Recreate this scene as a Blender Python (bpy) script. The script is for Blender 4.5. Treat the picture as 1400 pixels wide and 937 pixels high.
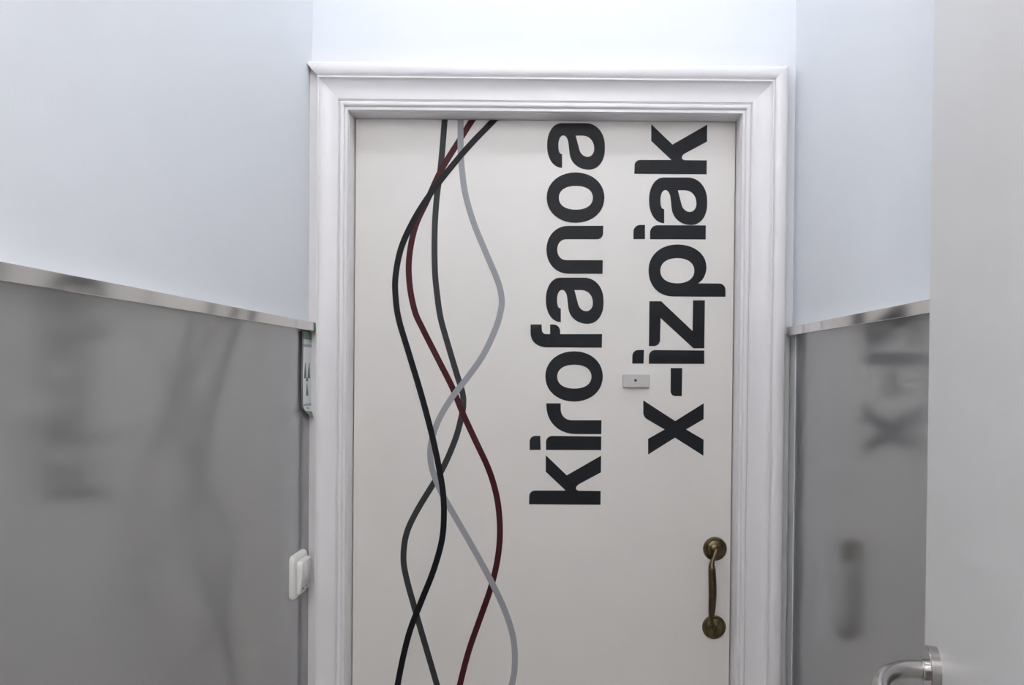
import bpy, bmesh, math, random
from mathutils import Vector, Matrix
from mathutils.geometry import tessellate_polygon

scene = bpy.context.scene
for o in list(bpy.data.objects):
    bpy.data.objects.remove(o)
COL = scene.collection
R = math.radians

# ------------------------------------------------------------------ camera
W, H, FPX = 1400, 937, 1023.0
CAM = Vector((0.0, -1.34, 1.50))
PITCH, ROLL = R(0.6), R(0.55)
VPX, VPY = 771.0, 508.0                       # where the corridor direction vanishes
fw = Vector((0, math.cos(PITCH), -math.sin(PITCH)))
ri0 = Vector((1, 0, 0)); up0 = ri0.cross(fw)
ri = ri0 * math.cos(ROLL) + up0 * math.sin(ROLL)
up = -ri0 * math.sin(ROLL) + up0 * math.cos(ROLL)
cx = VPX - FPX * ri.y / fw.y
cy = VPY + FPX * up.y / fw.y
cd = bpy.data.cameras.new('camera')
cd.sensor_fit = 'HORIZONTAL'; cd.sensor_width = 36.0
cd.lens = FPX / W * 36.0
cd.shift_x = (W / 2 - cx) / W
cd.shift_y = (cy - H / 2) / W
cd.clip_start = 0.01
cam = bpy.data.objects.new('camera', cd); COL.objects.link(cam)
m = Matrix((ri, up, -fw)).transposed().to_4x4(); m.translation = CAM
cam.matrix_world = m
scene.camera = cam


def ray(px, py):
    return fw + ri * ((px - cx) / FPX) - up * ((py - cy) / FPX)


def on_y(px, py, Y):
    d = ray(px, py); return CAM + d * ((Y - CAM.y) / d.y)


def on_x(px, py, X):
    d = ray(px, py); return CAM + d * ((X - CAM.x) / d.x)


# ------------------------------------------------------------------ light
world = bpy.data.worlds.new('world'); scene.world = world
world.use_nodes = True
world.node_tree.nodes['Background'].inputs[0].default_value = (0.85, 0.9, 1, 1)
world.node_tree.nodes['Background'].inputs[1].default_value = 0.2
vs = scene.view_settings
vs.view_transform = 'Standard'; vs.look = 'None'; vs.gamma = 1.0
vs.use_curve_mapping = False
vs.exposure = 0.30
TUBE_NEAR = 16.5          # emission of the short lamp close to the end wall
TUBE_FILL = 57.0          # emission of the two added, unseen fill lamps


# ------------------------------------------------------------------ materials
def mat(name, col, rough=0.5, metal=0.0, ior=1.45, noise=0.0, nscale=40, bump=0.0, bscale=300,
        spec=0.5, stretch=(1, 1, 1), emit=None, rough_noise=0.0):
    M = bpy.data.materials.new(name); M.use_nodes = True
    nt = M.node_tree; b = nt.nodes['Principled BSDF']
    b.inputs['Base Color'].default_value = (*col, 1)
    b.inputs['Roughness'].default_value = rough
    b.inputs['Metallic'].default_value = metal
    b.inputs['IOR'].default_value = ior
    b.inputs['Specular IOR Level'].default_value = spec
    if emit:
        b.inputs['Emission Color'].default_value = (*emit[:3], 1)
        b.inputs['Emission Strength'].default_value = emit[3]
    tc = nt.nodes.new('ShaderNodeTexCoord'); mp = nt.nodes.new('ShaderNodeMapping')
    mp.inputs['Scale'].default_value = stretch
    nt.links.new(tc.outputs['Object'], mp.inputs[0])
    if noise or rough_noise:
        n = nt.nodes.new('ShaderNodeTexNoise'); n.inputs['Scale'].default_value = nscale
        n.inputs['Detail'].default_value = 4
        nt.links.new(mp.outputs[0], n.inputs['Vector'])
        if noise:
            r = nt.nodes.new('ShaderNodeValToRGB')
            r.color_ramp.elements[0].position = 0.3; r.color_ramp.elements[1].position = 0.7
            r.color_ramp.elements[0].color = (*[c * (1 - noise) for c in col], 1)
            r.color_ramp.elements[1].color = (*[min(1, c * (1 + noise)) for c in col], 1)
            nt.links.new(n.outputs['Fac'], r.inputs[0])
            nt.links.new(r.outputs[0], b.inputs['Base Color'])
        if rough_noise:
            mr = nt.nodes.new('ShaderNodeMapRange')
            mr.inputs['To Min'].default_value = rough - rough_noise
            mr.inputs['To Max'].default_value = rough + rough_noise
            nt.links.new(n.outputs['Fac'], mr.inputs['Value'])
            nt.links.new(mr.outputs[0], b.inputs['Roughness'])
    if bump:
        n2 = nt.nodes.new('ShaderNodeTexNoise'); n2.inputs['Scale'].default_value = bscale
        n2.inputs['Detail'].default_value = 2
        nt.links.new(mp.outputs[0], n2.inputs['Vector'])
        bp = nt.nodes.new('ShaderNodeBump'); bp.inputs['Strength'].default_value = bump
        bp.inputs['Distance'].default_value = 0.001
        nt.links.new(n2.outputs['Fac'], bp.inputs['Height'])
        nt.links.new(bp.outputs[0], b.inputs['Normal'])
    return M


M_WALL = mat('wall_paint', (0.80, 0.825, 0.868), 0.55, noise=0.01, nscale=6, bump=0.12, bscale=260)
M_CEIL = mat('ceiling_paint', (0.82, 0.83, 0.85), 0.7, bump=0.1)
M_FLOOR = mat('floor_vinyl', (0.50, 0.47, 0.44), 0.35, noise=0.12, nscale=30)
M_TRIM = mat('trim_paint', (0.84, 0.82, 0.835), 0.33, bump=0.025, bscale=120, noise=0.01, nscale=20)
M_DOOR = mat('door_paint', (0.765, 0.735, 0.708), 0.38, bump=0.07, bscale=160, noise=0.012, nscale=9)
M_DOOR2 = mat('laminate_white', (0.80, 0.785, 0.775), 0.42, noise=0.01, nscale=8)
M_PANEL = mat('satin_grey_panel', (0.19, 0.195, 0.204), 0.142, ior=3.8, noise=0.03, nscale=3, rough_noise=0.015)
M_STEEL = mat('brushed_steel', (0.66, 0.65, 0.64), 0.11, metal=1.0)
M_ALU = mat('aluminium_profile', (0.60, 0.61, 0.62), 0.4)
M_SATIN = mat('satin_stainless', (0.50, 0.48, 0.465), 0.2, metal=1.0, rough_noise=0.05, nscale=400)
M_BRASS = mat('aged_brass', (0.125, 0.098, 0.055), 0.38, metal=1.0, noise=0.3, nscale=90, rough_noise=0.1)
M_VINYL = mat('letter_vinyl', (0.009, 0.0105, 0.0135), 0.5, spec=0.25)
M_BLACK = mat('black_vinyl', (0.006, 0.006, 0.009), 0.5, spec=0.25)
M_RED = mat('wine_red_vinyl', (0.05, 0.006, 0.010), 0.5, spec=0.25)
M_DGREY = mat('dark_grey_vinyl', (0.036, 0.037, 0.040), 0.5, spec=0.25)
M_LGREY = mat('light_grey_vinyl', (0.315, 0.32, 0.34), 0.5, spec=0.25)
M_PLAST = mat('white_plastic', (0.80, 0.79, 0.77), 0.28)
M_PLATE = mat('grey_plastic', (0.52, 0.51, 0.50), 0.4)
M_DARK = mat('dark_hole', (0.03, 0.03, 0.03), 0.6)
M_REDDOT = mat('red_mark', (0.35, 0.12, 0.12), 0.5)
M_PAPER = mat('paper', (0.80, 0.83, 0.84), 0.45)
M_GREEN = mat('green_print', (0.16, 0.25, 0.18), 0.5)
M_INK = mat('grey_print', (0.16, 0.19, 0.19), 0.5)
M_PALE = mat('pale_print', (0.42, 0.45, 0.45), 0.5)
M_GLOW = mat('lamp_diffuser', (0.9, 0.9, 0.9), 0.4, emit=(0.93, 0.97, 1.0, TUBE_NEAR))
M_FILL = mat('fill_lamp_diffuser', (0.9, 0.9, 0.9), 0.4, emit=(1.0, 0.95, 0.905, TUBE_FILL))  # glow of the added fill lamps


# ------------------------------------------------------------------ helpers
def tag(o, label=None, cat=None, group=None, kind=None):
    if label: o['label'] = label
    if cat: o['category'] = cat
    if group: o['group'] = group
    if kind: o['kind'] = kind
    return o


def empty(name, loc, parent=None):
    o = bpy.data.objects.new(name, None); COL.objects.link(o)
    o.location = loc; o.empty_display_size = 0.05
    if parent:
        o.parent = parent
    return o


def world_loc(o):
    p = Vector((0, 0, 0))
    while o:
        p += o.location; o = o.parent
    return p


def mesh_obj(name, bm, material, parent=None, smooth=None):
    """bm is in world space; parents are unrotated, so only offsets are removed"""
    if parent:
        off = world_loc(parent)
        for v in bm.verts: v.co -= off
    bmesh.ops.recalc_face_normals(bm, faces=bm.faces[:])
    me = bpy.data.meshes.new(name); bm.to_mesh(me); bm.free()
    me.materials.append(material)
    if smooth is not None:
        me.shade_smooth(); me.set_sharp_from_angle(angle=R(smooth))
    o = bpy.data.objects.new(name, me); COL.objects.link(o)
    if parent: o.parent = parent
    return o


def box(bm, x0, x1, y0, y1, z0, z1, bevel=0.0, seg=2):
    r = bmesh.ops.create_cube(bm, size=1.0)
    vs_ = r['verts']
    for v in vs_:
        v.co = Vector(((x0 + x1) / 2 + v.co.x * (x1 - x0), (y0 + y1) / 2 + v.co.y * (y1 - y0),
                       (z0 + z1) / 2 + v.co.z * (z1 - z0)))
    if bevel:
        es = list({e for v in vs_ for e in v.link_edges})
        bmesh.ops.bevel(bm, geom=es, offset=bevel, segments=seg, affect='EDGES', profile=0.5)
    return bm


def boxo(name, dims, material, parent=None, bevel=0.0, seg=2, smooth=None):
    return mesh_obj(name, box(bmesh.new(), *dims, bevel=bevel, seg=seg), material, parent,
                    smooth)


def catmull(pts, n):
    out = []
    P = [pts[0]] + list(pts) + [pts[-1]]
    for i in range(1, len(P) - 2):
        p0, p1, p2, p3 = P[i - 1], P[i], P[i + 1], P[i + 2]
        for k in range(n):
            t = k / n
            out.append(tuple(0.5 * (2 * b + (c - a) * t + (2 * a - 5 * b + 4 * c - d) * t * t +
                                    (-a + 3 * b - 3 * c + d) * t ** 3)
                             for a, b, c, d in zip(p0, p1, p2, p3)))
    out.append(tuple(pts[-1]))
    return out


def tube(bm, pts, n=16):
    """pts: (x, y, z, radius) ; capped tapered tube"""
    rings = []; prev = None
    for i, p in enumerate(pts):
        c = Vector(p[:3])
        a = Vector(pts[max(i - 1, 0)][:3]); b = Vector(pts[min(i + 1, len(pts) - 1)][:3])
        t = (b - a).normalized()
        if prev is None:
            u = t.orthogonal().normalized()
        else:
            u = (prev - t * prev.dot(t)).normalized()
        prev = u; w = t.cross(u)
        rings.append([bm.verts.new(c + (u * math.cos(2 * math.pi * k / n) + w * math.sin(2 * math.pi * k / n)) * p[3])
                      for k in range(n)])
    for A, B in zip(rings, rings[1:]):
        for k in range(n):
            bm.faces.new((A[k], A[(k + 1) % n], B[(k + 1) % n], B[k]))
    bm.faces.new(rings[0][::-1]); bm.faces.new(rings[-1])
    return bm


def lathe(bm, origin, axis, prof, n=40):
    """prof: (radius, height along axis)"""
    axis = Vector(axis).normalized(); u = axis.orthogonal().normalized(); w = axis.cross(u)
    rings = []
    for r, h in prof:
        c = Vector(origin) + axis * h
        if r < 1e-6:
            rings.append([bm.verts.new(c)])
        else:
            rings.append([bm.verts.new(c + (u * math.cos(2 * math.pi * k / n) + w * math.sin(2 * math.pi * k / n)) * r)
                          for k in range(n)])
    for A, B in zip(rings, rings[1:]):
        for k in range(n):
            k2 = (k + 1) % n
            if len(A) == 1 and len(B) == 1: continue
            if len(A) == 1: bm.faces.new((A[0], B[k2], B[k]))
            elif len(B) == 1: bm.faces.new((A[k], A[k2], B[0]))
            else: bm.faces.new((A[k], A[k2], B[k2], B[k]))
    return bm


# ------------------------------------------------------------------ the setting
XL, XR = -0.454, 0.408           # the side walls
YB = -4.2                        # far end of the corridor behind the camera
ZC = 2.65                        # ceiling
OX0, OX1, OZ = -0.3875, 0.3122, 1.9603    # opening of the end door
YD = 0.033                       # face of the end door
T = 0.12

floor = tag(boxo('floor', (XL - T, XR + T, YB - T, T, -0.05, 0.0), M_FLOOR),
            'grey vinyl floor of the narrow corridor', 'floor', kind='structure')
ceiling = tag(boxo('ceiling', (XL - T, XR + T, YB - T, T, ZC, ZC + 0.05), M_CEIL),
              'plain white ceiling above the corridor', 'ceiling', kind='structure')
wall_left = tag(boxo('wall_left', (XL - T, XL, YB, T, 0, ZC), M_WALL),
                'white painted side wall with grey wainscot carrying the light switch', 'wall', kind='structure')
wall_right = tag(boxo('wall_right', (XR, XR + T, YB, T, 0, ZC), M_WALL),
                 'white painted side wall with grey wainscot behind the open door', 'wall', kind='structure')
bm = bmesh.new()
box(bm, XL, OX0 - 0.015, 0, T, 0, OZ + 0.015)
box(bm, OX1 + 0.015, XR, 0, T, 0, OZ + 0.015)
box(bm, XL, XR, 0, T, OZ + 0.015, ZC)
wall_back = tag(mesh_obj('wall_back', bm, M_WALL), 'white painted end wall around the lettered door', 'wall',
                kind='structure')
tag(boxo('wall_front', (XL, XR, YB - T, YB, 0, ZC), M_WALL), 'plain white wall closing the far end of the corridor',
    'wall', kind='structure')

# wainscot panels, children of the walls
boxo('wainscot_panel', (XL, XL + 0.003, YB, -0.0005, 0, 1.572), M_PANEL, wall_left)
boxo('wainscot_panel', (XR - 0.003, XR, YB, -0.030, 0, 1.572), M_PANEL, wall_right)
# aluminium corner profile at the door end of the right panel: two thin legs
boxo('corner_profile', (XR - 0.0045, XR, -0.034, -0.0015, 0, 1.572), M_ALU, wall_right, bevel=0.0008)
boxo('corner_profile', (0.3912, XR - 0.006, -0.005, -0.0005, 0, 1.572), M_ALU, wall_right, bevel=0.0008)

# steel cap rails
tag(boxo('trim_1', (XL, XL + 0.0155, YB, -0.0185, 1.5665, 1.5815), M_STEEL, bevel=0.0006),
    'polished steel rail capping the grey wainscot above the light switch', 'rail', kind='structure')
tag(boxo('trim_2', (XR - 0.0155, XR, YB, -0.0185, 1.5665, 1.5815), M_STEEL, bevel=0.0006),
    'polished steel rail capping the grey wainscot behind the open door', 'rail', kind='structure')

# door frame: moulded architrave, mitred, plus lining
PROF = [(0, 0.0), (0, 0.0075), (0.0006, 0.009), (0.0045, 0.009), (0.0052, 0.0072), (0.0066, 0.0072)]
for k in range(7):                                   # small bead
    a = math.pi * (1 - k / 6)
    PROF.append((0.0118 + 0.0050 * math.cos(a), 0.0085 + 0.0042 * math.sin(a)))
PROF += [(0.0172, 0.0100), (0.0188, 0.0100), (0.0194, 0.0122), (0.0240, 0.0125)]
for k in range(1, 10):                               # cove
    a = k / 9 * math.pi / 2
    PROF.append((0.0240 + 0.0300 * math.sin(a), 0.0125 + 0.0110 * (1 - math.cos(a))))
PROF += [(0.0546, 0.0245), (0.0572, 0.0245), (0.0580, 0.0215)]
for k in range(1, 12):                               # outer ovolo
    a = math.pi * 0.93 * (k / 11)
    PROF.append((0.0712 - 0.0130 * math.cos(a), 0.0205 + 0.0075 * math.sin(a)))
PROF += [(0.0853, 0.0125), (0.0855, 0.0)]
SCL, SCR, SCH = 0.86, 0.915, 0.945                    # side legs a little narrower than the head

door_frame = tag(empty('trim_3', (0, 0, 0)),
                 'white moulded wooden door frame with mitred corners around the lettered door', 'door frame',
                 kind='structure')


def leg(name, side):
    bm = bmesh.new()
    wmax = PROF[-1][0]
    rows = []
    for w, p in PROF:
        zt = OZ + w * SCH
        if side == 'L':
            if w > 0.0573:               # planed down where it meets the side wall
                continue
            rows.append(((OX0 - w * SCL, -p, 0.0), (OX0 - w * SCL, -p, zt)))
        elif side == 'R':
            rows.append(((OX1 + w * SCR, -p, 0.0), (OX1 + w * SCR, -p, zt)))
        else:
            xl = max(OX0 - w * SCL, XL + 0.0003)
            rows.append(((xl, -p, zt), (OX1 + w * SCR, -p, zt)))
    if side == 'L':
        x = XL + 0.0003
        for xx, p in ((OX0 - 0.0500, 0.0145), (x, 0.0125), (x, 0.0)):
            zt = OZ + (OX0 - xx) / SCL * SCH
            rows.append(((xx, -p, 0), (xx, -p, zt)))
    A = [bm.verts.new(a) for a, b in rows]; B = [bm.verts.new(b) for a, b in rows]
    for i in range(len(rows) - 1):
        bm.faces.new((A[i], A[i + 1], B[i + 1], B[i]))
    bm.faces.new((A[-1], A[0], B[0], B[-1]))
    bm.faces.new(A); bm.faces.new(B)
    return mesh_obj(name, bm, M_TRIM, door_frame, 28)


leg('architrave_side', 'L'); leg('architrave_side', 'R'); leg('architrave_head', 'H')
boxo('jamb', (OX0 - 0.015, OX0 + 0.0008, 0.0002, 0.1, 0, OZ), M_TRIM, door_frame)
boxo('jamb', (OX1 - 0.0008, OX1 + 0.015, 0.0002, 0.1, 0, OZ), M_TRIM, door_frame)
boxo('jamb_head', (OX0 - 0.015, OX1 + 0.015, 0.0002, 0.1, OZ - 0.0008, OZ + 0.015), M_TRIM, door_frame)

# ------------------------------------------------------------------ the lettered door
door = tag(empty('door_1', ((OX0 + OX1) / 2, YD, 0)),
           'cream white door with kirofanoa x-izpiak in dark letters and wavy lines', 'door', kind='structure')
boxo('leaf', (OX0 + 0.0025, OX1 - 0.0025, YD, YD + 0.04, 0.008, OZ - 0.0015), M_DOOR, door, bevel=0.001)


def rpoly(pts, k=0.58, n=10):
    """polygon with rounded corners: (x, y) or (x, y, t) or (x, y, tin, tout)"""
    out = []; N = len(pts)
    for i, p in enumerate(pts):
        c = Vector(p[:2])
        if len(p) == 2:
            out.append(c); continue
        a = Vector(pts[i - 1][:2]); b = Vector(pts[(i + 1) % N][:2])
        tin = p[2]; tout = p[3] if len(p) > 3 else p[2]
        s = c + (a - c).normalized() * tin; e = c + (b - c).normalized() * tout
        s1 = s + (c - s) * k; e1 = e + (c - e) * k
        for j in range(n + 1):
            t = j / n; u = 1 - t
            q = s * u ** 3 + s1 * 3 * u * u * t + e1 * 3 * u * t * t + e * t ** 3
            if not out or (q - out[-1]).length > 1e-4: out.append(q)
    return out


def plate_from_loops(loops, front, depth):
    """loops: lists of world points on the door face; extruded towards the viewer"""
    bm = bmesh.new()
    flat = [p for L in loops for p in L]
    F = [bm.verts.new((p.x, front, p.z)) for p in flat]
    for t in tessellate_polygon([[Vector((p.x, p.z, 0)) for p in L] for L in loops]):
        if len(set(t)) == 3:
            try: bm.faces.new([F[i] for i in t])
            except ValueError: pass
    B = [bm.verts.new((p.x, front + depth, p.z)) for p in flat]
    o = 0
    for L in loops:
        n = len(L)
        for i in range(n):
            j = (i + 1) % n
            bm.faces.new((F[o + i], F[o + j], B[o + j], B[o + i]))
        o += n
    return bm


VT = 0.0004


def glyph(loops, org, s, name='vinyl_letter', box_to=None):
    LL = []
    pts = [p for L in loops for p in L]
    if box_to:
        x0 = min(p.x for p in pts); x1 = max(p.x for p in pts)
        y0 = min(p.y for p in pts); y1 = max(p.y for p in pts)
        bx0, by0, bx1, by1 = box_to
    for L in loops:
        q = []
        for p in L:
            x, y = p.x, p.y
            if box_to:
                x = bx0 + (x - x0) / (x1 - x0) * (bx1 - bx0); y = by0 + (y - y0) / (y1 - y0) * (by1 - by0)
            q.append(on_y(org[0] + x / s, org[1] + y / s, YD))
        LL.append(q)
    return mesh_obj(name, plate_from_loops(LL, YD - VT, VT), M_VINYL, door)


G_K = [rpoly([(70, 850), (75, 690, 65), (497, 690), (265, 470), (265, 277), (510, 512), (910, 283), (908, 478),
              (618, 634, 45, 30), (618, 692, 28, 45), (905, 695), (903, 856)])]
G_A = [rpoly([(298, 803), (105, 795, 185, 270), (105, 232, 280, 185), (845, 232, 250, 290), (845, 825, 260, 200),
              (415, 825, 220, 205), (368, 390, 105, 52), (250, 390, 62, 125), (250, 606, 85, 28), (298, 630)]),
       rpoly([(472, 392), (707, 392, 150, 160), (707, 662, 100, 85), (543, 662, 80, 95)])]


def rect_o(x0, y0, x1, y1, k=0.58):
    w, h = (x1 - x0) / 2, (y1 - y0) / 2
    return rpoly([(x0, y0, h, w), (x1, y0, w, h), (x1, y1, h, w), (x0, y1, w, h)], k)


c1, s1 = (715, 590), 8.517
glyph(G_K, c1, s1)
glyph([rpoly([(268, 217), (268, 52, 75), (912, 60), (910, 219)])], c1, s1, 'vinyl_letter')
glyph([rpoly([(77, 218), (77, 52, 70), (202, 52), (207, 216)])], c1, s1, 'letter_dot')
glyph([rpoly([(272, 440), (440, 440), (440, 637, 130, 130), (914, 637), (912, 800), (272, 797, 340, 330)])],
      (715, 500), s1)
glyph([rect_o(260, 472, 930, 1059), rect_o(399, 630, 797, 907, 0.62)], (715, 425), s1)
glyph([rpoly([(88, 160), (218, 160), (222, 271, 50, 45), (315, 272), (315, 160), (434, 160, 80, 85), (434, 272),
              (922, 272), (918, 431), (88, 427, 190, 165)])], (715, 425), s1)
glyph(G_A, (735, 355), 9.37)
glyph([rpoly([(562, 493), (558, 608, 50, 50), (168, 608, 78, 88), (168, 786, 88, 78), (557, 787), (555, 904),
              (75, 903, 190, 205), (75, 493, 205, 190)])], (735, 230), 6.25)
glyph([rect_o(77, 37, 571, 468), rect_o(182, 152, 472, 355, 0.62)], (735, 230), 6.25)
glyph(G_A, (735, 155), 9.37, box_to=(121, 126, 862, 722))

c7, s7 = (860, 490), 6.69
glyph([rpoly([(130, 385), (422, 575), (683, 412), (682, 557), (522, 652), (682, 745), (680, 893), (420, 727),
              (174, 882), (174, 738), (325, 652), (130, 538, 40, 40)])], c7, s7)
glyph([rpoly([(381, 90), (487, 90), (482, 347), (380, 347, 45)])], c7, s7, 'vinyl_hyphen')
c8, s8 = (860, 390), 7.807
glyph([rpoly([(212, 840), (212, 692, 70), (803, 698), (803, 842)])], c8, s8)
glyph([rpoly([(33, 838), (37, 692, 65), (160, 692), (155, 837)])], c8, s8, 'letter_dot')
glyph([rpoly([(217, 172), (343, 172), (678, 490), (683, 163), (810, 163), (803, 675), (687, 675), (337, 352),
              (330, 652, 68), (212, 652)])], c8, s8)
c9, s9 = (860, 290), 7.207
glyph([rpoly([(950, 836), (950, 705, 65), (683, 703), (763, 636, 72, 90), (763, 320, 225, 285),
              (192, 320, 285, 250), (192, 832, 250, 240)]), rect_o(308, 455, 643, 703, 0.61)], c9, s9)
glyph([rpoly([(207, 269), (207, 130, 75), (757, 132), (755, 271)])], c9, s9)
glyph([rpoly([(43, 268), (43, 127, 70), (157, 127), (157, 267)])], c9, s9, 'letter_dot')
glyph(G_A, (860, 160), 5.858, box_to=(160, 485, 626, 866))
glyph(G_K, (860, 160), 5.858, box_to=(42, 58, 626, 460))

# wavy vinyl lines: centre lines traced on the door face, going on to the bottom of the leaf
LINES = [
    ('wavy_line', M_DGREY, 1, 'dark grey wavy line', [
        (609, 146), (608, 163), (604.8, 204), (601.6, 236), (596.8, 274), (594.2, 319), (594.6, 370), (598, 406),
        (602.2, 434), (609.7, 462), (623, 506.7), (632, 536), (633.5, 553), (631, 569.5), (623, 599.4), (606.7, 638),
        (591, 664), (568.7, 701), (555.5, 731), (551.6, 763), (555.5, 790), (565.8, 828), (576, 863.8), (596.8, 934.7),
        (618, 1010), (628, 1080), (620, 1150), (596, 1240), (566, 1330), (556, 1400), (570, 1490), (600, 1625)]),
    ('wavy_line', M_RED, 2, 'wine red wavy line', [
        (656, 146), (646.4, 163), (628.8, 191), (603.2, 232.8), (584, 274.4), (568, 309.6), (559.6, 351), (560, 389),
        (567, 425), (577.5, 449), (600.7, 494.7), (618.7, 530.6), (632, 563.5), (648.5, 599.4), (666.5, 638),
        (676.5, 668), (682, 698), (683.4, 734), (679.5, 769), (670.7, 805), (657.4, 843), (641, 890), (628.7, 937),
        (612, 1010), (604, 1080), (614, 1160), (640, 1250), (664, 1340), (668, 1410), (650, 1500), (610, 1625)]),
    ('wavy_line', M_LGREY, 3, 'light grey wavy line', [
        (629.8, 146), (629.8, 163), (629.8, 204), (632, 236), (636.8, 268), (648, 306), (664, 345), (680, 383),
        (685.8, 407), (684.5, 426), (677, 451), (660.5, 485.8), (639.6, 515.7), (618.7, 542.6), (600.7, 572.5),
        (591, 599.4), (588.2, 623), (592.5, 647), (603.7, 674), (616, 696), (638, 734), (656, 766), (673.6, 799),
        (691, 837), (701.7, 872.7), (703.8, 908), (699.6, 937), (680, 1010), (650, 1090), (622, 1180), (612, 1270),
        (628, 1360), (660, 1460), (690, 1625)]),
    ('wavy_line', M_BLACK, 4, 'black wavy line', [
        (692, 146), (676.8, 163), (644.8, 196), (616, 229.6), (588.8, 264.8), (566.4, 300), (548.8, 338.4),
        (541, 376.8), (540.9, 405.6), (545.3, 437), (558.9, 482.8), (576.8, 542.6), (591.7, 599.4), (600.4, 641),
        (605.5, 672), (607, 704), (604, 739.8), (592.4, 781), (576, 822.5), (558.4, 869.7), (543.6, 937),
        (536, 1000), (542, 1070), (566, 1160), (598, 1250), (614, 1330), (604, 1420), (576, 1510), (550, 1625)]),
]
for name, mt, lay, lab, pts in LINES:
    C = catmull(pts, 6)
    bm = bmesh.new(); rows = []
    for i, c in enumerate(C):
        a = Vector(C[max(i - 1, 0)]); b = Vector(C[min(i + 1, len(C) - 1)])
        t = (b - a).normalized(); n = Vector((-t.y, t.x)) * 4.1
        l = on_y(c[0] + n.x, c[1] + n.y, YD); r = on_y(c[0] - n.x, c[1] - n.y, YD)
        for q in (l, r):
            q.z = min(max(q.z, 0.009), OZ - 0.002)
        f = YD - VT * 0.5 * lay
        rows.append((bm.verts.new((l.x, YD, l.z)), bm.verts.new((l.x, f, l.z)),
                     bm.verts.new((r.x, f, r.z)), bm.verts.new((r.x, YD, r.z))))
    for A, B in zip(rows, rows[1:]):
        for k in range(3):
            bm.faces.new((A[k], A[k + 1], B[k + 1], B[k]))
    o = mesh_obj(name, bm, mt, door); o['label'] = lab

# small grey plate with a pin hole
p0 = on_y(851.2, 512, YD); p1 = on_y(887.6, 530.6, YD)
pl = boxo('cover_plate', (p0.x, p1.x, YD - 0.006, YD, p1.z, p0.z), M_PLATE, door, bevel=0.0016, seg=3)
pl['label'] = 'small grey plastic cover plate with a pin hole'
pc = on_y(869, 520.3, YD - 0.006)
mesh_obj('pin_hole', lathe(bmesh.new(), (pc.x, YD - 0.0058, pc.z), (0, -1, 0),
                           [(0, 0), (0.0024, 0), (0.0024, 0.0004), (0.0018, 0.0007), (0, 0.0005)], 20), M_DARK, pl)

# aged brass pull handle
hc = on_y(976.5, 804, YD)
pull = empty('pull_handle', Vector((hc.x, YD, hc.z)) - door.location, door)
pull['label'] = 'aged brass bow pull handle on two round rosettes'
for px, py in ((977.2, 750.5), (976.0, 857.3)):
    c = on_y(px, py, YD)
    pr = [(0, 0), (0.0216, 0), (0.0219, 0.0018), (0.0208, 0.0036), (0.0178, 0.0046), (0.0160, 0.0042), (0.0148, 0.0050),
          (0.0115, 0.0066), (0.0088, 0.0070), (0.0070, 0.0084), (0.0052, 0.0094), (0, 0.0097)]
    mesh_obj('rosette', lathe(bmesh.new(), (c.x, YD, c.z), (0, -1, 0), pr), M_BRASS, pull, 35)
GR = [(979.5, 751, 0.010, 0.0046), (979.5, 752.5, 0.024, 0.0040), (977.2, 758, 0.033, 0.0034),
      (974.8, 766, 0.040, 0.0036), (973.0, 773, 0.0445, 0.0052), (973.2, 777, 0.046, 0.0064), (973.8, 790, 0.049, 0.0070),
      (974.3, 806, 0.0505, 0.0073), (974.0, 822, 0.049, 0.0070), (973.2, 836, 0.046, 0.0060),
      (972.6, 842, 0.0435, 0.0050), (973.2, 849, 0.038, 0.0038), (975.0, 856, 0.026, 0.0040), (976.0, 857.5, 0.010, 0.0046)]
gp = []
for px, py, off, r in GR:
    q = on_y(px, py, YD - (0.004 + off * 0.40)); gp.append((q.x, q.y, q.z, r))
mesh_obj('grip', tube(bmesh.new(), catmull(gp, 5), 20), M_BRASS, pull, 40)

# ------------------------------------------------------------------ the open door in the foreground
PHI = R(14.5)
u = Vector((-math.sin(PHI), -math.cos(PHI), 0))      # from the free edge towards the hinges
n = Vector((-math.cos(PHI), math.sin(PHI), 0))       # out of the visible face
DEP = 0.73
e0 = on_y(1270, 470, CAM.y + DEP)
E0 = Vector((e0.x, e0.y, 0))
LW, LT, LH = 0.70, 0.032, 2.03
door2 = tag(empty('door_2', E0 + u * LW), 'plain white flush door standing open in front of the wainscot', 'door',
            kind='structure')


def oriented_box(bm, o, a0, a1, d0, d1, z0, z1, bevel=0.0):
    box(bm, a0, a1, d0, d1, z0, z1, bevel)
    for v in bm.verts:
        v.co = o + u * v.co.x + n * v.co.y + Vector((0, 0, v.co.z))
    return bm


mesh_obj('leaf', oriented_box(bmesh.new(), E0, 0, LW, -LT, 0, 0.008, LH, 0.0012), M_DOOR2, door2)
for z in (0.22, 1.0, 1.8):
    c = E0 + u * (LW + 0.005) + Vector((0, 0, z))
    mesh_obj('hinge', tube(bmesh.new(), [(c.x, c.y, c.z - 0.04, 0.006), (c.x, c.y, c.z + 0.04, 0.006)], 14), M_SATIN,
             door2, 40)
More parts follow.
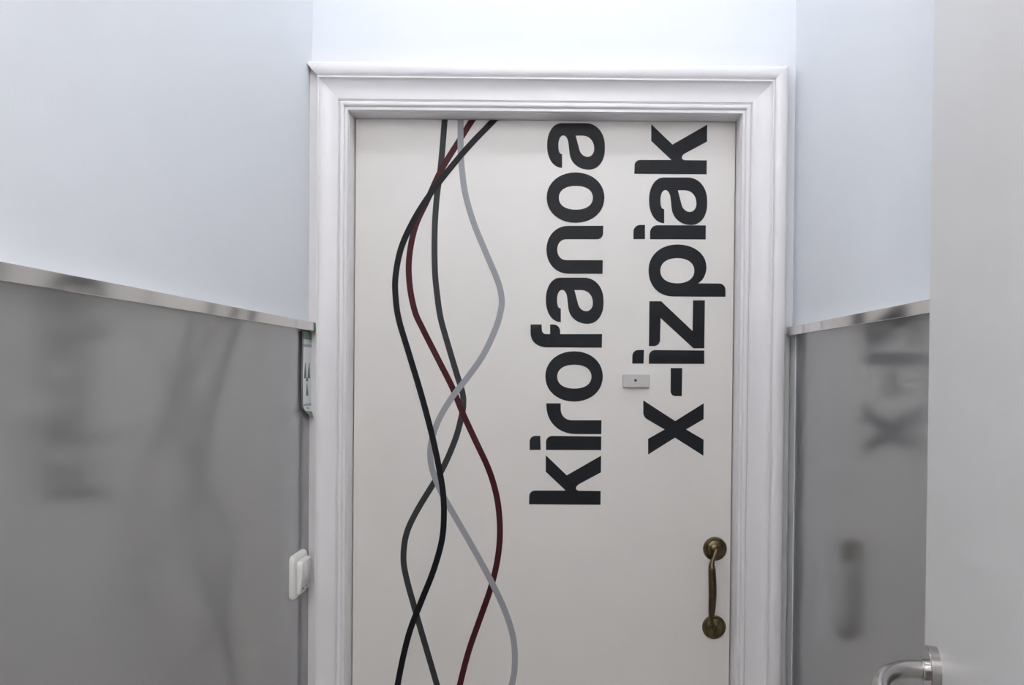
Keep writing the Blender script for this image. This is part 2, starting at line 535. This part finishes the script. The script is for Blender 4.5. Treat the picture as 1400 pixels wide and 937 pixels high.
# lever handle: rose, neck bending into the grip that runs towards the hinges
BACK = 0.052
def at_leaf(px, py):
    d = ray(px, py); return CAM + d * ((E0 - CAM).dot(n) / d.dot(n))
hcen = E0 + u * BACK
hz = at_leaf(1279, 915).z
hcen = Vector((hcen.x, hcen.y, hz))
lever = empty('lever_handle', hcen - door2.location, door2)
lever['label'] = 'satin stainless lever handle on a round rose'
RR = 0.0215
mesh_obj('rose', lathe(bmesh.new(), hcen, n, [(0, 0), (RR, 0), (RR, 0.0078), (RR - 0.0006, 0.0086), (0.0095, 0.0088),
                                              (0.0, 0.0088)], 56), M_SATIN, lever, 30)
mesh_obj('collar', lathe(bmesh.new(), hcen, n, [(0.0092, 0.0085), (0.0092, 0.0128), (0.0078, 0.0130), (0, 0.0130)], 36),
         M_SATIN, lever, 30)
path = []
r_t = 0.0080; NL = 0.052; BR = 0.036; DROOP = R(18)
ug = u * math.cos(DROOP) - Vector((0, 0, math.sin(DROOP)))
path.append(hcen + n * 0.0125)
path.append(hcen + n * (NL - BR))
for k in range(1, 13):
    a = k / 12 * math.pi / 2
    path.append(hcen + n * (NL - BR + BR * math.sin(a)) + ug * (BR * (1 - math.cos(a))))
path.append(hcen + n * NL + ug * 0.115)
mesh_obj('lever_grip', tube(bmesh.new(), [(*p, r_t) for p in path], 24), M_SATIN, lever, 50)
# jamb that carries the hinges
hx = (E0 + u * LW)
tag(boxo('trim_4', (hx.x + 0.006, XR - 0.0165, hx.y - 0.14, hx.y - 0.012, 0, ZC), M_TRIM, bevel=0.003),
    'white door jamb that carries the open door', 'door frame', kind='structure')

# ------------------------------------------------------------------ light switch on the left panel
XP = XL + 0.003
sc = on_x(410, 785.5, XP + 0.006)
S = Vector((XP, sc.y, sc.z))
sw = tag(empty('light_switch', S), 'white plastic light switch on the grey wainscot beside the lettered door',
         'light switch')


def round_plate(bm, cy_, cz, w, h, x0, x1, r, taper=0.0):
    pts = rpoly([(-w / 2, -h / 2, r), (w / 2, -h / 2, r), (w / 2, h / 2, r), (-w / 2, h / 2, r)], 0.56, 6)
    def ring(x, s):
        return [bm.verts.new((x, cy_ + p.x * (1 - s * 2 / w), cz + p.y * (1 - s * 2 / h))) for p in pts]
    rs = [ring(x0, 0), ring(x0 + (x1 - x0) * 0.45, 0), ring(x0 + (x1 - x0) * 0.8, taper * 0.4), ring(x1, taper)]
    N = len(pts)
    for A, B in zip(rs, rs[1:]):
        for k in range(N):
            bm.faces.new((A[k], A[(k + 1) % N], B[(k + 1) % N], B[k]))
    bm.faces.new(rs[0][::-1]); bm.faces.new(rs[-1])
    return bm


mesh_obj('switch_plate', round_plate(bmesh.new(), S.y, S.z, 0.068, 0.074, XP, XP + 0.0085, 0.010, 0.004), M_PLAST, sw, 50)
bm = round_plate(bmesh.new(), S.y + 0.003, S.z - 0.002, 0.046, 0.056, XP + 0.008, XP + 0.0155, 0.004, 0.0018)
for v in bm.verts:
    if v.co.x > XP + 0.009:
        v.co.x += (v.co.z - S.z) * 0.10
rock = mesh_obj('rocker', bm, M_PLAST, sw, 50)
for dy, mt in ((-0.010, M_DARK), (0.008, M_REDDOT)):
    q = Vector((XP + 0.0132, S.y + 0.003 + dy, S.z - 0.022))
    mesh_obj('indicator', lathe(bmesh.new(), q, (1, 0, 0), [(0, 0), (0.0019, 0), (0.0019, 0.0006), (0, 0.0008)], 16), mt,
             rock)

# ------------------------------------------------------------------ peeling paper sign at the corner
sg_t = on_x(413, 457, XP); sg_b = on_x(413, 571, XP)
ZT, ZB = 1.5645, sg_b.z - 0.004
Y0, Y1 = -0.062, -0.006
sign = tag(empty('paper_sign', (XP, (Y0 + Y1) / 2, ZB)),
           'narrow white paper sign with green header peeling off under the steel rail', 'sign')


def sign_pt(s, t, off=0.0):
    """s across (0 near the viewer, 1 at the corner), t up; the free edge lifts, the lower corner curls"""
    y = Y0 + (Y1 - Y0) * s; z = ZB + (ZT - ZB) * t
    x = XP + 0.0012 + 0.0022 * (1 - s) ** 1.5 + 0.0015 * s * s
    curl = max(0.0, 0.16 - t) / 0.16
    x += 0.010 * curl ** 1.6 * (0.35 + 0.65 * (1 - s))
    z += 0.010 * curl * (1 - s)
    y += 0.005 * curl * (1 - s) + 0.0012 * math.sin(t * 9)
    return Vector((x + off, y, z))


def sign_patch(name, s0, s1, t0, t1, material, parent, off, ns=6, ntt=6, thick=0.0003, shape=None):
    bm = bmesh.new(); g = []
    for j in range(ntt + 1):
        row = []
        for i in range(ns + 1):
            f = i / ns; t = t0 + (t1 - t0) * j / ntt
            if shape:
                hw = shape(j / ntt); s = (s0 + s1) / 2 + (f - 0.5) * (s1 - s0) * hw
            else:
                s = s0 + (s1 - s0) * f
            row.append((bm.verts.new(sign_pt(s, t, off + thick)), bm.verts.new(sign_pt(s, t, off))))
        g.append(row)
    for j in range(ntt):
        for i in range(ns):
            for k in (0, 1):
                bm.faces.new((g[j][i][k], g[j][i + 1][k], g[j + 1][i + 1][k], g[j + 1][i][k]))
    for j in range(ntt):
        for i in (0, ns):
            bm.faces.new((g[j][i][0], g[j + 1][i][0], g[j + 1][i][1], g[j][i][1]))
    for i in range(ns):
        for j in (0, ntt):
            bm.faces.new((g[j][i][0], g[j][i + 1][0], g[j][i + 1][1], g[j][i][1]))
    return mesh_obj(name, bm, material, parent, 60)


sheet = sign_patch('sheet', 0, 1, 0, 1, M_PAPER, sign, 0.0, 10, 40, 0.0004)
P = 0.00045
sign_patch('dark_border', 0.0, 0.065, 0.0, 1.0, M_DARK, sign, P, 1, 30)  # printed border, with the shadow of the lifted edge put into its colour
sign_patch('dark_border', 0.95, 1.0, 0.0, 1.0, M_INK, sign, P, 1, 30)
sign_patch('green_header', 0.06, 0.94, 0.915, 1.0, M_GREEN, sign, P)
sign_patch('green_header', 0.06, 0.94, 0.0, 0.075, M_GREEN, sign, P)
sign_patch('text_line', 0.12, 0.88, 0.825, 0.86, M_PALE, sign, P)
sign_patch('text_line', 0.12, 0.88, 0.15, 0.18, M_PALE, sign, P)
sign_patch('text_line', 0.35, 0.65, 0.105, 0.13, M_PALE, sign, P)
sign_patch('pictogram_spike', 0.22, 0.46, 0.47, 0.65, M_INK, sign, P, 2, 10, shape=lambda f: 0.9 * (1 - f) + 0.1)
sign_patch('pictogram_spike', 0.56, 0.80, 0.47, 0.65, M_INK, sign, P, 2, 10, shape=lambda f: 0.9 * (1 - f) + 0.1)
sign_patch('pictogram_spike', 0.38, 0.62, 0.27, 0.42, M_INK, sign, P, 2, 10, shape=lambda f: 0.9 * (1 - f) + 0.1)
sign_patch('pictogram_bar', 0.42, 0.60, 0.435, 0.475, M_INK, sign, P, 2, 2)


# ------------------------------------------------------------------ ceiling lamps: one over the door, two added for fill
def lamp(y0, y1, material, label, x0=0.0, x1=0.0):
    """a tube from (x0, y0) to (x1, y1) under its housing, straight across or along the corridor"""
    A, B = Vector((x0, y0, 0)), Vector((x1, y1, 0)); d = (B - A).normalized(); c = (A + B) / 2
    r = tag(empty('batten_lamp', (c.x, c.y, ZC)), label, 'lamp', 'batten lamps on the corridor ceiling')
    w = Vector((abs(d.y), abs(d.x), 0))

    def bar(name, p, q, half, z0, z1, mt):
        lo = Vector((min(p.x, q.x), min(p.y, q.y), 0)) - w * half; hi = Vector((max(p.x, q.x), max(p.y, q.y), 0)) + w * half
        boxo(name, (lo.x, hi.x, lo.y, hi.y, z0, z1), mt, r, bevel=0.004)
    bar('housing', A, B, 0.028, ZC - 0.030, ZC, M_PLAST)
    p, q = A + d * 0.02, B - d * 0.02
    mesh_obj('diffuser', tube(bmesh.new(), [(p.x, p.y, ZC - 0.052, 0.019), (q.x, q.y, ZC - 0.052, 0.019)], 20),
             material, r, 50)
    bar('end_cap', A, A + d * 0.022, 0.022, ZC - 0.075, ZC - 0.029, M_PLAST)
    bar('end_cap', B - d * 0.022, B, 0.022, ZC - 0.075, ZC - 0.029, M_PLAST)


XM = (XL + XR) / 2
lamp(-0.42, -0.42, M_GLOW, 'batten lamp set across the ceiling above the lettered door', XM - 0.40, XM + 0.40)
lamp(-2.40, -1.20, M_FILL, 'added fill lamp running along the ceiling behind the open door, out of view', XM, XM)  # added out of view to fill the side walls and door
lamp(-4.05, -2.85, M_FILL, 'added fill lamp running along the ceiling at the unseen far end of the corridor', XM, XM)  # second added lamp, frontal fill from deep in the corridor
